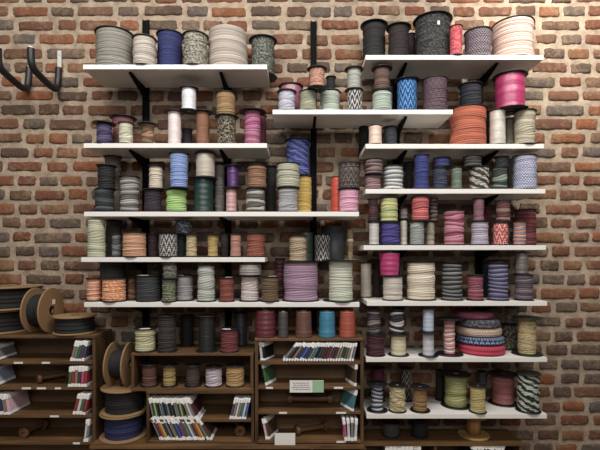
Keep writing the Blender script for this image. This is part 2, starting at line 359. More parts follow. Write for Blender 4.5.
# on-shelf entries: id | support | xc | cord width | flange width (0 none) | y top | depth | colour | colour2 | pattern | profile | label start
DATA = open_data = """
L1
a1|.|115|36|38|24.7|f|150,145,130|112,108,98|solid||largest pale grey cord spool, far left
a2|.|144.6|23|24|33|f|198,186,172|160,148,136|solid|lobes|cream cord spool with lumpy wraps beside the blue one
a3|.|170|25|27|28.3|f|36,48,116|28,36,92|solid||royal blue cord spool
a4|.|195.5|24|26|29.5|f|158,152,134|56,56,46|fleck||grey and olive camouflage cord spool left of the beige coil
a5|.|228|39|0|23.5|f|178,164,150|150,138,126|solid||thick beige cord coil without flanges
a6|.|263|24|28.5|33.5|b|62,64,56|128,130,116|fleck||dark green camouflage spool overhanging the right end
L2
b1|.|104.4|15|22|120|m|52,48,92|84,72,110|stripe||navy and purple striped spool, far left
b2|.|123.2|21|26|113.6|b|126,72,76||solid||dusty red spool behind the small cream spool
b3|.|126|14|15.5|121|f|206,202,172||solid||small cream white spool before a dusty red one
b4|.|147.8|13|20|121|f|150,112,76|112,80,54|stripe||small tan cord spool under the wall rail
b5|.|174.5|13|20|108.5|m|208,186,186|226,210,208|sheen||tall pinkish white spool supporting a pale spool
b7|.|203|13.5|20|108.7|m|168,112,76|96,62,44|dot||tall orange tan cord spool
b8|.|187|11|12|127.5|b|62,46,62||solid||low dark purple spool at the back
b6|b5|189|14.5|19|85|=|200,200,206|220,220,222|sheen||pale grey ribbon spool bridging two taller spools
b9|.|226.5|19|23.5|113|f|52,50,44|158,146,112|fleck||black cord spool with yellowish flecks
b10|b9|225.8|19.5|20|90|=|164,128,78|134,100,56|solid||gold tan spool standing on a black flecked one
b11|.|252.5|17|27|107|m|152,72,112|182,110,140|stripe||magenta cord spool near the right end
b12|.|261|11|12|114|b|112,36,62||solid||dark crimson spool half hidden behind the magenta one
L3
c1|.|104.5|19|19.5|188|f|76,84,88|36,40,44|stripe||slate grey striped spool at bottom of far left stack
c2|c1|106.5|17|20|163.5|=|30,33,36||solid||black spool stacked on the slate striped one
c3|.|113|16|18|155|b|150,132,112||solid||beige spool peeping over the black stacked spool
c4|.|129.7|19|20|175|f|156,152,148|98,94,92|stripe|lobes|silver grey cord spool with banded wraps
c5|.|153|17.5|21|188|f|60,42,64|44,30,48|solid||dark aubergine spool under the cream one
c6|c5|156|14|17|164.5|=|198,178,152|214,200,178|solid||cream cord spool stacked on an aubergine spool
c7|.|176.5|21|23|188|f|170,208,118|146,190,96|solid|lobes|bright lime green cord spool
c8|c7|179|18|20|151|=|132,158,212|118,142,198|solid||pale blue cord spool stacked on the lime green one
c9|.|203.5|19|28|176|f|22,78,68|14,58,52|sheen||dark teal green spool with wide black flanges
c10|c9|205.5|19|21|151.5|=|170,160,154|196,180,152|sheen||shiny silver grey spool on the dark teal spool
c11|.|219.5|10|11|164|b|132,127,122||solid||narrow grey spool behind the silver one
c12|.|231.3|10.5|17|187|f|212,186,184|190,100,104|sheen||small silvery pink spool under the violet one
c13|c12|232.8|11.5|18|164|=|94,32,126|74,22,104|sheen||bright violet spool stacked on a silvery pink one
c14|.|222.5|8|9|189|b|72,46,32||solid||small dark brown spool behind the silvery pink one
c15|.|255.5|19.5|20.5|187.5|f|170,166,156|92,88,82|stripe||grey striped cord spool under the tan one
c16|c15|257|20|21|163.5|=|154,110,78|126,86,58|solid|lobes|tan brown three-lobed cord spool on a grey striped one
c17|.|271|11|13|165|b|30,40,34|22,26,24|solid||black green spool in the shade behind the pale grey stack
c18|.|288|20|22|187|f|168,168,170|150,150,154|solid||plain light grey cord spool under the sage cream one
c19|c18|288.3|23.5|24|161.5|=|180,178,154|160,158,136|solid|lobes|sage cream cord spool on a light grey one
c21|.|302.5|19|20|175|b|208,174,74|186,150,56|solid||mustard yellow cord spool below the blue one
c20|c21|298|24|26|137|=|46,56,126|84,94,156|diag||dark blue flecked spool standing highest on its shelf
c22|.|337|12|13|176|b|222,70,30||sheen||narrow bright orange red spool beside the pink one
c23|.|349|20|21|188|f|232,166,190|214,142,170|solid||baby pink cord spool at the right end
c24|c23|349|22|22.5|162|=|56,60,64|112,92,80|zig||charcoal camouflage spool stacked on baby pink cord
L4
n1|.|96.5|17|0|219.8|f|184,184,154|166,166,136|solid||tall pale yellow cord coil, far left
n2|.|113.5|15|17|220|b|88,82,78||solid||tall grey brown spool at the back left
n3|.|116.5|9.5|11|233|m|112,112,114|84,84,86|stripe||small grey striped spool left of the peach one
n4|.|134.5|23|24|232|f|206,158,118|184,128,92|dot||wide peach cord spool
n5|.|153|11|12|233|m|66,32,26||solid||dark maroon spool between peach and zebra spools
n6|.|168.3|18.5|19|233|f|176,170,166|60,58,60|zig||black and white zebra cord spool
n7b|.|180.5|12|14|234|m|38,62,48||solid||dark green spool below the blue flecked one
n7|n7b|184|16|18|220|=|44,48,62|158,160,174|fleck||black spool with white blue flecks lying on a green one
n8|.|191.5|11|15.5|233.5|f|198,178,134|176,152,104|solid||small cream yellow spool with black flanges
n9|.|212.8|10.5|16|233.5|f|194,164,88|168,136,66|solid||small gold cord spool with black flanges
n12|.|224.5|8|11|233|b|92,87,87||solid||narrow dark grey spool left of the salmon one
n11|.|235.7|11|12.5|233.5|f|200,142,122|146,96,82|dot||small salmon cord spool with dark dots
n13|.|255.8|19|20|233|f|164,88,62|134,66,46|solid|lobes|brick red cord spool at the right end
L5
o1|.|94|14|16|278|m|206,136,100|226,168,132|alt||pale orange striped cord spool, far left
o2|.|114|23|24|278|f|224,122,62|236,196,150|fleck||bright orange and white flecked cord spool
o3|.|113|27|28|262|b|76,80,78||solid||wide dark grey green spool behind the orange ones
o4|.|132|9|10|277|m|122,82,56|92,58,38|stripe||narrow brown cord spool left of the charcoal one
o5|.|148.7|23.5|24.5|275|f|60,62,66|48,50,54|solid||charcoal cord spool with a white sticker on top|st
o6b|.|154|14|15|263|b|62,50,38|120,100,70|fleck||brown camouflage spool behind the charcoal one
o6|.|169|14|15|279|f|122,130,98|84,90,64|fleck||small sage green camouflage spool under a grey one
o7|o6|170|14.5|16|263.5|=|86,86,76|128,126,112|fleck||dim grey camouflage spool on the sage camouflage spool
o8|.|184.5|17.5|19|275|f|160,154,154|130,126,126|solid||small lilac grey cord spool with a white sticker|st
o9|.|206.3|18|19|265|f|182,186,176|164,168,158|solid|lobes|tall pale sage cord spool with lumpy wraps
o10|.|226.8|14.5|16|277|f|152,76,56|126,58,42|solid||small rust red spool with a white sticker on top|st
o11|.|250|18.5|22|276|f|206,192,186|188,174,168|solid||whitish pink cord spool under a dim grey one
o12|o11|250.3|22.5|23.5|263.5|=|142,132,128|160,150,146|sheen||dim grey pink spool resting on the whitish pink spool
o13|.|270|17.5|19|276|f|118,92,58|92,70,42|solid||olive brown cord spool with a white sticker on top|st
o14|.|280|10|11|258|b|112,42,56|76,28,40|stripe||tall maroon spool behind the lilac one
o15|.|300.7|35|37.5|262|f|172,138,162|148,114,138|solid||largest lilac pink cord spool
o16|.|340.8|24.5|36|259.5|f|208,212,190|180,184,160|dot||pale green speckled spool with wide black flanges|st
o17|o15|298|18|20|235|=|180,160,130|150,128,98|solid||beige cord spool standing on the lilac one
o20|o15|306.5|14|15|231.5|k|78,98,84||sheen||grey green spool half hidden behind the beige one
o19|o16|334|25.5|26.5|226|k|80,86,88||sheen||slate grey tapered pot|pot
o21|o16|350.2|5.5|6|229|k|176,146,104||solid||thin pale tan tied hank|hank
o18|o15|322.3|16.5|17.5|234|=|196,190,186|54,50,54|zig||black and white zigzag spool bridging two large spools
M
d1|.|286.7|17|20|88|f|166,180,196|196,172,184|fleck||pale blue and lilac cord spool at the left end
d2|.|291|22|25|81.5|b|162,92,112||sheen||dusty pink spool behind the pale blue one
d3|.|308|17|18|88.5|f|154,154,128|134,134,108|solid||small sage green cord spool
d5|.|330|21|22|88|f|176,186,170|156,166,150|solid|lobes|mint grey cord spool, widest of the front row
d4|d3|317|16|20|64.5|=|196,144,118|160,106,84|fleck||peach cord spool bridging the sage and mint spools
d6|.|331|9|11|75|b|34,34,36||solid||thin black spool behind the peach one
d7|.|354.7|16|17|88|f|190,186,182|40,38,42|zig||black and white zigzag cord spool under a grey one
d8|d7|354|14|19|65|=|174,174,164|154,154,146|solid||light grey cord spool stacked on black and white zigzag
d9|.|382|20|21|88|f|170,186,170|152,168,152|solid|lobes|pale mint cord spool under the brown one
d10|d9|381.8|16.5|21|64|=|112,82,68|96,68,56|solid||plain brown spool stacked on pale mint cord
d11|.|407|20|25|75.5|f|66,150,216|28,56,116|zig||bright blue and navy zigzag cord spool
d12|.|435|24|25|75|f|114,70,82|70,74,84|zig||maroon and grey zigzag cord spool
R1
e1|.|374|23|27.5|18|b|40,40,42|30,30,32|solid||matte black cord spool overhanging the left end
e2|.|398.5|21|25|21|m|58,30,35|44,24,29|solid||dark maroon cord spool
e2b|.|411.5|9|10|32|b|58,28,34||solid||thin dark crimson spool behind the maroon one
e3|.|432.5|35|38.5|9.8|f|40,40,40|84,84,80|fleck||largest black flecked spool with a small white tag|ft
e4|.|456|15|16|23.5|f|200,44,62|214,120,128|fleck||red cord spool with white flecks
e5|.|478|26|27|25.5|f|134,116,126|52,48,54|dot||purple grey and black braided cord spool
e6|.|512.5|39|40|14.3|f|220,186,170|192,152,134|alt||large cream pink cord spool at the right end
R2
f1|.|364|11|12|124|b|34,34,37||solid||black spool left of the small peach one
f2|.|375.2|13|14|124|f|224,182,156|236,206,184|sheen||small pale peach spool between two dark ones
f3|.|390.5|13|15|125|m|52,55,64||solid||dark slate spool right of the small peach one
f4|.|467.7|35|36|103.5|f|192,98,62|166,80,48|solid||large burnt orange cord spool
f5|f4|470.5|21.5|24|80.5|=|36,42,64|28,32,50|solid||navy spool standing on the burnt orange one
f6|.|497.5|15|17|108|f|182,172,156|204,196,184|sheen||grey cream ribbon spool with a torn white end
f7|.|489.8|6.5|7|110|b|34,38,56||solid||narrow navy spool behind the grey cream one
f8|.|510|9|10|117|m|144,140,112||solid||narrow olive grey cord spool
f9|.|524.7|20|22|108|f|178,168,142|160,150,124|solid||beige cord spool at the right end
f10|f6|510|27.5|33|69|=|178,32,98|166,28,90|sheen||large hot magenta spool standing on the beige ones
R3
g1|.|372.8|16|17|174|f|156,120,120|136,100,104|solid||short pinkish brown spool at bottom of left stack
g2|g1|374|18.5|19|157.5|=|140,112,108|60,44,46|alt||brown and black striped spool topping the left stack
g3|.|393|20.5|21.5|164.5|f|206,206,202|104,104,106|alt||white and grey striped cord spool
g4|.|409|8|9|161|b|62,56,56||solid||narrow dark spool right of the white striped one
g5|.|421.7|15|16|153.5|f|54,66,140|44,54,120|solid||tall cobalt blue cord spool
g6|.|440|14.5|16|166|f|60,72,94|48,58,78|solid||slate blue spool under a darker blue one
g7|g6|442|15|17|156|=|50,60,126|40,48,104|solid||short dark blue spool on the slate blue one
g8|.|456.5|11|12|166|f|116,128,112|98,110,94|solid||small dull sage green spool
g10|.|479|19.5|20.5|165.5|f|172,166,152|52,50,48|diag||beige cord spool with black diagonal bands
g9|g10|472.5|18|19|154.5|=|84,79,79|46,44,46|alt||dim grey striped spool on the beige banded one
g11|.|499.5|15|16.5|166|f|112,128,112|48,58,52|stripe||dark green striped cord spool
g12|g11|501.5|13|15|155|=|36,46,46||solid||black green spool on the dark green striped one
g13|.|510.5|5|6|156|b|134,124,116||solid||very narrow grey spool left of the lilac blue one
g14|.|524.7|22.5|23|153.5|f|126,132,164|196,196,212|dot||large lilac blue dotted cord spool at the right end
R4
h2|.|374|10|12|221.5|f|204,200,196|186,180,178|sheen||small silvery white spool at bottom left
h1|h2|373|10|11.5|198|=|94,42,44|66,28,32|stripe||dark red striped spool above a silvery white one
h3|.|390|20|20.5|221.5|f|76,66,148|62,54,126|solid|lobes|violet blue cord spool
h4|h3|389|18|19|196.5|=|154,164,106|196,194,120|stripe||yellow green striped spool on the violet blue one
h5|.|403.7|7|7.5|219.5|m|194,184,166||sheen||very narrow cream spool behind the violet one
h6|h5|404|8|9|207.5|=|124,108,108||solid||narrow taupe spool on the very narrow cream one
h7|.|417|14.5|16|221|f|156,162,156|138,144,140|solid||grey green cord spool under the salmon one
h8|h7|420.3|17.5|18.5|196|=|212,106,98|180,78,84|stripe||salmon red striped cord spool
h9|.|430.3|8.5|9|221.5|m|164,154,134||solid||narrow beige spool right of the grey green one
h10|h9|433.5|9|10|197.5|=|116,90,84|46,38,40|alt||narrow black and brown striped spool beside the salmon one
h11|.|454|20|21|209.5|f|146,62,84|198,132,150|stripe||raspberry and pink striped cord spool
h13|.|479.7|17|18|221|f|180,170,186|162,152,170|solid||pale lilac cord spool under a dusty rose one
h12|h13|478.5|11|12|197.5|=|144,98,108|120,78,90|solid||dusty rose spool on the pale lilac one
h14|.|487.5|8|9|208|b|122,50,60||solid||narrow dark red spool behind the pale lilac one
h15|.|500.5|14.5|16|221.5|f|190,58,58|222,160,150|zig||red and white zigzag cord spool
h16|h15|503|14|15|200|=|134,110,94|106,56,54|stripe||taupe cord spool on the red zigzag one
h17|.|519.5|12.5|14|221|f|200,140,104|124,114,146|alt||orange and lilac striped cord spool
h18|.|525.5|20|21|208.5|b|136,52,52|96,34,38|stripe||wide dark red spool behind the orange lilac one
R5
i1|.|366|11|13|262.5|b|190,182,162|204,196,178|sheen||tall narrow cream spool hanging over the left end
i1b|.|377|8|9|262|b|62,22,28||solid||narrow dark maroon spool at the back left
i2|.|392.7|20|21|276.3|f|212,202,188|176,164,150|dot||white dotted cord spool under the hot pink one
i3|i2|389.5|20.5|21|252.5|=|194,46,118|180,40,106|sheen|flare|hot pink spool stacked on white dotted cord
i4|.|420.8|28.5|30|261.5|f|226,212,188|206,190,164|solid|lobes|largest cream cord spool
i5|.|452|20|22|261.5|f|118,120,120|34,34,36|alt||grey and black striped cord spool
i6|.|475.3|15.5|17|274.5|f|156,80,96|130,62,78|alt||small rose cord spool
i8|.|485.5|7|8|262.5|b|26,58,68||solid||narrow dark teal spool behind the lilac striped one
i7|.|498|19.5|21|262|f|122,116,156|54,54,74|alt||tall lilac and navy striped cord spool
i10|.|523.8|17.5|19|274.5|f|116,100,108|90,78,88|stripe||purple grey cord spool at the right end
i9|i10|521.5|12|15|252|=|112,102,96||sheen||dim grey spool stacked on the purple grey one
R6
j1|.|375.5|18.5|19.5|335|f|96,32,46|76,24,36|solid||burgundy cord spool at the left end
j2|j1|374|13.5|15|309|=|122,106,106|58,52,54|stripe||grey brown striped spool on the burgundy one
j3|.|398.5|15|21|335.5|f|234,226,196|206,184,130|sheen||glossy cream spool under the black and white one
j4|j3|396.7|15|16|309|=|186,176,176|44,42,48|stripe||black and white striped spool on the glossy cream one
j5|.|428.3|11|20|333.5|f|190,190,200|206,206,212|sheen||silvery lilac spool with wide flanges, lower of two
j6|j5|428.3|11|17|308|=|170,184,206|186,198,214|sheen||pale blue spool stacked on the silvery lilac one
j7|.|449.3|11.5|27|318|f|196,118,116|236,206,198|alt||shiny rose copper spool with wide black flanges
k1|.|481|45|45|347.5|f|200,48,78|170,34,62|dot||crimson flat cord roll at bottom of the pile|roll
k2|k1|479.7|45|45|338.5|=|44,48,116|130,150,172|zig||navy flat roll with pale blue stitching, second from bottom|roll
k3|k2|478.3|43.5|43.5|328.8|=|212,184,164|176,140,118|dot||cream flat roll in the middle of the pile|roll
k4|k3|478.5|41|41|321|=|48,46,60|120,116,126|fleck||black flecked flat roll, fourth from bottom|roll
k5|k4|474|36|36|311.3|=|172,84,116|150,66,98|solid||rose pink flat roll topping the pile|roll
j8|.|509.5|14|16|325|b|58,54,46|150,144,116|fleck||dark beaded spool behind the straw yellow one
j10|j8|511|11|12|307|=|142,128,122||solid||dim grey spool above the dark beaded one
j9|.|527|17.5|29|317|f|190,170,118|160,138,88|fleck||straw yellow speckled spool with wide flanges, right end
R7
m1|.|377.2|12.5|21|383|f|184,184,194|46,46,70|alt||navy and white striped spool with flanges, left end
m2|.|378|13|14|367|b|112,36,66||solid||dark raspberry spool behind the navy striped one
m3|.|397.3|16.5|18|384.5|f|198,184,134|160,142,92|diag||cream yellow cord spool
m4|.|406|11|13|367.5|b|136,126,116|48,44,42|zig||small zebra spool behind the cream yellow one
m5|.|420|14|20|386|f|156,120,64|130,96,44|solid||bronze brown cord spool
m11|.|440|9|10|370|b|34,42,36||solid||black green spool left of the olive lime one
m6|.|455.8|22.5|29|373|f|156,156,92|134,134,74|solid|lobes|olive lime cord spool with wide flanges
m7|.|477.8|16|18|385|f|194,176,106|170,150,80|solid||short pale yellow cord spool
m10|.|482|9|10|371|b|60,64,58||solid||dim grey green spool behind the pale yellow one
m8|.|502.8|21.5|28|373|f|166,94,90|142,76,74|solid|lobes|rose red cord spool with wide flanges
m9|.|528.2|21|24|372.5|f|170,178,160|28,42,50|diag|lobes|white green and navy camouflage cord spool, right end
RT
p1|.|265.8|19.5|20.5|310|f|124,42,54|100,32,44|sheen|cone|wine red thread cone, leftmost of five|cone
p2|.|283.3|9.5|10|311|f|84,80,80||sheen|cone|slim grey thread cone between wine red and brown ones|cone
p3|.|303.7|15.5|16.5|310.5|f|120,78,62|98,62,50|sheen|cone|brown thread cone in the centre|cone
p4|.|327|15.5|16.5|310.5|f|42,136,168|34,116,148|sheen|cone|turquoise blue thread cone|cone
p5|.|347.3|15|16|310.5|f|182,82,52|160,66,42|sheen|cone|orange thread cone, rightmost of five|cone
CR
q1|.|149.5|14.5|18|363.5|f|120,74,56|96,56,44|solid||brown red spool, leftmost of the five inside|
q2|.|169.5|13|17|364.5|f|172,148,80|146,122,60|solid||yellow spool, second of the five inside|
q3|.|193|13.5|17|364.5|f|90,64,64|70,50,52|solid||dim mauve spool, middle of the five inside|
q4|.|213.9|17|18.5|366|f|200,182,192|180,160,172|solid||pale pink white spool, fourth of the five inside|
q5|.|235.3|18.5|19.5|364.5|f|190,152,90|162,124,68|solid||gold cord spool, rightmost of the five inside|
CT
r1|.|145.5|20.5|22|327.5|f|196,192,148|176,170,126|solid|lobes|cream green cord spool with white sticker, front left|st
r2|.|167.2|18|20|315|f|66,54,52|52,42,42|solid||tall dark brown cord spool|
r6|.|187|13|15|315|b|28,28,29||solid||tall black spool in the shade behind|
r3|.|207|17|22|315|f|44,45,47|34,35,37|sheen||tall shiny black cord spool with wide flange|
r4|.|229.5|18|19.5|328|f|138,58,58|112,44,46|solid||dusty red cord spool with white sticker|st
r5|.|241|12|13|312|b|66,70,78||sheen||tall dark blue grey spool at back right|
CB
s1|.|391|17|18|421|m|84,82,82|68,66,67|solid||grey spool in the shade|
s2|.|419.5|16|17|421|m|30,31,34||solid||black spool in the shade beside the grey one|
"""
def parse():
    cur = None; out = []
    for ln in DATA.strip().splitlines():
        if '|' not in ln: cur = ln.strip(); continue
        p = ln.split('|')
        rgb = lambda s: tuple(int(v) for v in s.split(',')) if s else None
        out.append(dict(shelf=cur, id=p[0], on=p[1], xc=float(p[2]), w=float(p[3]), fl=float(p[4]), yt=float(p[5]), dep=p[6],
                        c1=rgb(p[7]), c2=rgb(p[8]), pat=p[9], prof=p[10], lab=p[11], ex=p[12] if len(p) > 12 else ''))
    return out
def put(d):
    """metric radii, position and height of one spool from its place on the shelf"""
    w = max(d['fl'], d['w'])
    if d['on'] == '.':
        base = SH[d['shelf']][2] + .0004
    else:
        base = SP[d['on']]['top'] + .0004
    Y = d.get('Y')
    if Y is None:
        if d['dep'] == '=': Y = SP[d['on']]['Y']
        elif d['dep'] == 'k': Y = SP[d['on']]['Y'] + .07
        else:
            yf, yb = SH[d['shelf']][3:]; Y = yf + .03
            for _ in range(4):
                R = w / 2 / F * Y
                Y = {'f': yf + .001 + R, 'm': yf + .05 + R, 'b': yb + .006 - R}[d['dep']]
    d['Y'] = Y; d['R'] = w / 2 / F * Y * d.get('shr', 1); d['Rc'] = min(d['w'] / 2 / F * Y * d.get('shr', 1), d['R'])
    d['X'] = wx(d['xc'], Y)
    stacked = d['id'] in BASES
    ye = Y - d['R'] if (d['yt'] < HY or stacked) else Y
    d['z'] = base; d['top'] = wz(d['yt'], ye)
    if d['top'] < base + .02: d['top'] = base + .02
ALL = parse(); BASES = {d['on'] for d in ALL}
def settle():
    for d in ALL: put(d); SP[d['id']] = d
    for it in range(400):
        worst = 0
        for i, a in enumerate(ALL):
            for b in ALL[i + 1:]:
                if a['shelf'] != b['shelf']: continue
                if a['z'] >= b['top'] - .0003 or b['z'] >= a['top'] - .0003: continue
                dx, dy = b['X'] - a['X'], b['Y'] - a['Y']; dist = math.hypot(dx, dy); need = a['R'] + b['R'] + .0012
                if dist < need:
                    worst = max(worst, need - dist)
                    s = 1 if dy >= 0 else -1
                    want = math.sqrt(max(0, need ** 2 - dx ** 2)); push = (want - abs(dy)) / 2 + .0002
                    fr, bk = (a, b) if s > 0 else (b, a)
                    for q, sg in ((fr, -1), (bk, 1)):
                        ny = q['Y'] + sg * push
                        yf, yb = SH[q['shelf']][3:]
                        ny = max(yf - .010 + q['R'] * .98, min(yb + .006 - q['R'], ny)) if q['on'] == '.' else ny
                        q['Y'] = ny
                    if it > 60:
                        k = bk if bk['dep'] == 'b' or bk['w'] <= fr['w'] else fr
                        k['shr'] = k.get('shr', 1) * .994
        for d in ALL: put(d)
        if worst < .0004: break
    print('SETTLE', it, worst, {d['id']: round(d['shr'], 2) for d in ALL if d.get('shr', 1) < .93})
settle()
for d in ALL:
    for k, ups in SHB.items():
        x0, x1, z = SH[k][:3]
        if d['top'] > z - .085 and d['z'] < z - .03 and x0 - .05 < d['X'] < x1 + .05 and d['shelf'] != k:
            zb = z - .0235
            for i in ups:
                dx = abs(UPX[i] - d['X'])
                if dx < d['R'] + .007:
                    yb_ = d['Y'] + math.sqrt(max(0, (d['R'] + .007) ** 2 - dx ** 2))
                    f = min(1, max(0, (yb_ - (YF + .03)) / .215)); low = zb - (.008 + .05 * f)
                    if low < d['top'] and yb_ > YF + .03: print('BRACKET', d['id'], k, i, round(d['top'] - low, 3))
M_ft = M_sticker
def build_spool(d, name='cord_spool'):
    seed = sum(ord(c) * 31 ** k for k, c in enumerate(d['id'])) % 99991
    ph = PHR[d['shelf']]
    r = empty(name, (d['X'], d['Y'], d['z']), '%s, %s' % (d['lab'], ph), 'spool', 'cord spools ' + ph, (0, 0, random.Random(seed).uniform(-.4, .4)))
    H = d['top'] - d['z']; R, Rc = d['R'], d['Rc']
    smooth = d['pat'] == 'sheen'
    if d['ex'] == 'roll':
        r.name = 'cord_roll'; r['category'] = 'roll'; r['group'] = 'flat cord rolls in a pile on the sixth right shelf'; r['label'] = d['lab'] + ', sixth right shelf'
        link('cord_winding', winding_mesh(R, .0005, H - .001, .0105, .002, seed, 'barrel', tilt=.15), cordmat(d['c1'], d['c2'], d['pat']), r)
        link('core_ring', lathe([(R * .5, H - .004), (R * .5, H + .0002), (R * .42, H + .0002), (R * .42, H - .004)], 32, close=True), M_tanr, r, smooth=True)
        return
    if d['ex'] == 'pot':
        r.name = 'plastic_pot'; r['category'] = 'pot'; del r['group']; r['label'] = 'slate grey tapered plastic pot standing on the pale green speckled spool'
        link('pot_body', lathe([(0, 0), (R * .80, 0), (R * .82, .003), (R * .96, H * .86), (R * .93, H * .86), (R * .78, .006), (0, .006)], 40), plain('slate_plastic', d['c1'], .5, 1.3), r, smooth=True)
        link('pot_rim', lathe([(R * .93, H * .85), (R, H * .85), (R, H), (R * .93, H)], 40, close=True), plain('slate_plastic_rim', d['c1'], .5, 1.2), r, smooth=False)
        return
    if d['ex'] == 'hank':
        r.name = 'cord_hank'; r['category'] = 'cord'; del r['group']; r['label'] = 'thin pale tan tied hank standing upright beside the slate grey pot'
        link('cord_strands', winding_mesh(R, 0, H * .97, .02, .001, seed, 'lobes', NTH=24), cordmat(d['c1'], d['c2'], d['pat']), r)
        link('tie_band', lathe([(R * .99, H * .58), (R * 1.08, H * .59), (R * 1.08, H * .66), (R * .99, H * .67)], 24, close=True), M_sticker, r, smooth=True)
        return
    if d['ex'] == 'cone':
        r.name = 'thread_cone'; r['category'] = 'thread cone'; r['group'] = 'thread cones on the wooden card rack'
        link('thread_winding', winding_mesh(R, .002, H * .97, .006, .0005, seed, 'cone', tilt=.1), cordmat(d['c1'], d['c2'], d['pat']), r)
        link('cone_core', lathe([(R * .40, H * .95), (R * .36, H), (R * .26, H), (R * .30, H * .95)], 28, close=True), M_tanr, r, smooth=True)
        return
    if d['shelf'] == 'CR': r['label'] = d['lab'] + ' the wooden crate'; r['group'] = 'cord spools inside the wooden crate'
    if d['fl'] == 0:
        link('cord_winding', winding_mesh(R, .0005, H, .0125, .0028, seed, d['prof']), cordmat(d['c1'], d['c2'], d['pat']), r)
        link('core_tube', lathe([(R * .42, H - .004), (R * .42, H + .002), (R * .36, H + .002), (R * .36, H - .004)], 28, close=True), M_tanr, r, smooth=True)
        return
    t = min(.0045, H * .1)
    pitch = .0092 if d['w'] > 15 else .0078
    if d['pat'] in ('dot', 'fleck', 'zig'): pitch = .0080
    if d['pat'] in ('alt', 'stripe', 'diag'): pitch = .0105
    if smooth: pitch = .007
    amp = .0006 if smooth else .0033 * min(1, Rc / .05 + .35)
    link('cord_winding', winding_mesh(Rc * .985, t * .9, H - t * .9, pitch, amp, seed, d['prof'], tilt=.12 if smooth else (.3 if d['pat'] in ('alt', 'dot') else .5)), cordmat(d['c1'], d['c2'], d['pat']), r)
    tf = link('top_flange', flange_mesh(R, t, H - t), M_black, r, smooth=False)
    link('bottom_flange', flange_mesh(R, t, 0), M_black, r, smooth=False)
    if d['ex'] == 'st':
        a = -1.35 + random.Random(seed).uniform(-.3, .3)
        bm = bmesh.new(); n = 8; ring = []
        for k in range(n + 1):
            th = a - .55 + 1.1 * k / n; ring.append((math.cos(th), math.sin(th)))
        v1 = [bm.verts.new((x * R * .97, y * R * .97, H + .0004)) for x, y in ring]; v0 = [bm.verts.new((x * R * .5, y * R * .5, H + .0004)) for x, y in ring]
        for k in range(n): bm.faces.new((v0[k], v1[k], v1[k + 1], v0[k + 1]))
        rr = bmesh.ops.extrude_face_region(bm, geom=bm.faces[:])
        for g in rr['geom']:
            if isinstance(g, bmesh.types.BMVert): g.co.z += .0006
        bmesh.ops.recalc_face_normals(bm, faces=bm.faces[:])
        s = link('sticker', bm_mesh(bm), M_sticker, tf); s['label'] = 'white paper sticker on the flange'
    if d['ex'] == 'ft':
        bm = bmesh.new(); bx(bm, -.006, .006, -R - .0012, -R + .003, H - .075, H - .055, .0008)
        s = link('paper_tag', bm_mesh(bm), M_sticker, r); s['label'] = 'small white tag'
        s.rotation_euler = (0, 0, -r.rotation_euler.z)
for d in ALL: build_spool(d)

# ---------------------------------------------------------------- timber units
BK = YB - .002
def board(name, mat, r, x0, x1, y0, y1, z0, z1, bev=.0015):
    o = r.location
    return box(name, mat, r, x0 - o.x, x1 - o.x, y0 - o.y, y1 - o.y, z0 - o.z, z1 - o.z, bev)
M_tag = M_sticker
def tags(bd, r, zt, Yf, spans):
    for a, b in spans:
        o = r.location; x0, x1 = wx(a, Yf), wx(b, Yf)
        t = box('label_strip', M_tag, bd, x0 - o.x, x1 - o.x, Yf - .0016 - o.y, Yf + .0004 - o.y, zt - .011 - o.z, zt - .002 - o.z, 0)
        t['label'] = 'small white paper label'
def display_unit(name, label, px0, px1, Yf, ztop, zbot, shelves, th=.014, side=.016, tagmap={}, lip=.010, top=True, pb=None):
    x0, x1 = wx(px0, Yf), wx(px1, Yf)
    r = empty(name, ((x0 + x1) / 2, (Yf + BK) / 2, zbot), label, 'rack')
    for a in (x0, x1 - side): board('side_panel', M_darkv, r, a, a + side, Yf + .004, BK, zbot, ztop - (th if top else 0))
    if top: board('top_board', M_dark, r, x0, x1, Yf, BK, ztop - th, ztop)
    pb = pb or BK
    board('back_panel', M_back, r, x0 + side, x1 - side, pb - .006, pb, zbot, ztop - th, 0)
    for i, zs in enumerate(shelves):
        b = board('shelf_board', M_dark, r, x0 + side, x1 - side, Yf, pb - .006, max(zbot, zs - th), zs)
        tags(b, r, zs, Yf, tagmap.get(i, []))
    return r
LF = 2.18
zl = [wz(v, LF) for v in (361.5, 387, 415, 442)]
display_unit('card_rack', 'dark wooden shelf unit at left edge with wide black reels on top', -42, 95, LF, wz(335.5, LF), 0,
             zl + [.30, .02], tagmap={0: [(14, 23), (42, 50)], 1: [(22, 31), (37, 46), (55, 61)], 2: [(50, 59)], 3: [(73, 80)]})
ZA = wz(446, 2.12)
zr = [wz(v, UF) for v in (361.5, 386.5, 411.5)] + [wz(440.5, UF)]
display_unit('card_rack', 'dark wooden card rack in the middle with thread cones on top', 254.8, 363.8, UF, SH['RT'][2], ZA + .0006, zr, th=.014,
             tagmap={0: [], 1: [(266, 273), (334, 343)], 2: [(279, 287), (336, 346)], 3: [(336.5, 346)]}, pb=2.30)
ZCB = SH['CR'][2] - .015
def crate():
    x0, x1 = wx(131, 2.15), wx(253.4, 2.15); zt = SH['CT'][2]
    r = empty('wooden_crate', ((x0 + x1) / 2, 2.27, ZCB), 'open wooden crate holding five small spools', 'crate')
    board('bottom_board', M_dark, r, x0, x1, 2.15, BK, ZCB, SH['CR'][2]); board('top_board', M_dark, r, x0, x1, 2.15, BK, zt - .012, zt)
    for a in (x0, x1 - .015): board('side_panel', M_darkv, r, a, a + .015, 2.15, BK, SH['CR'][2], zt - .012)
    board('back_panel', M_back, r, x0 + .015, x1 - .015, BK - .006, BK, SH['CR'][2], zt - .012, 0)
crate()
zu = wz(419.5, 2.15); zub = ZA + .014
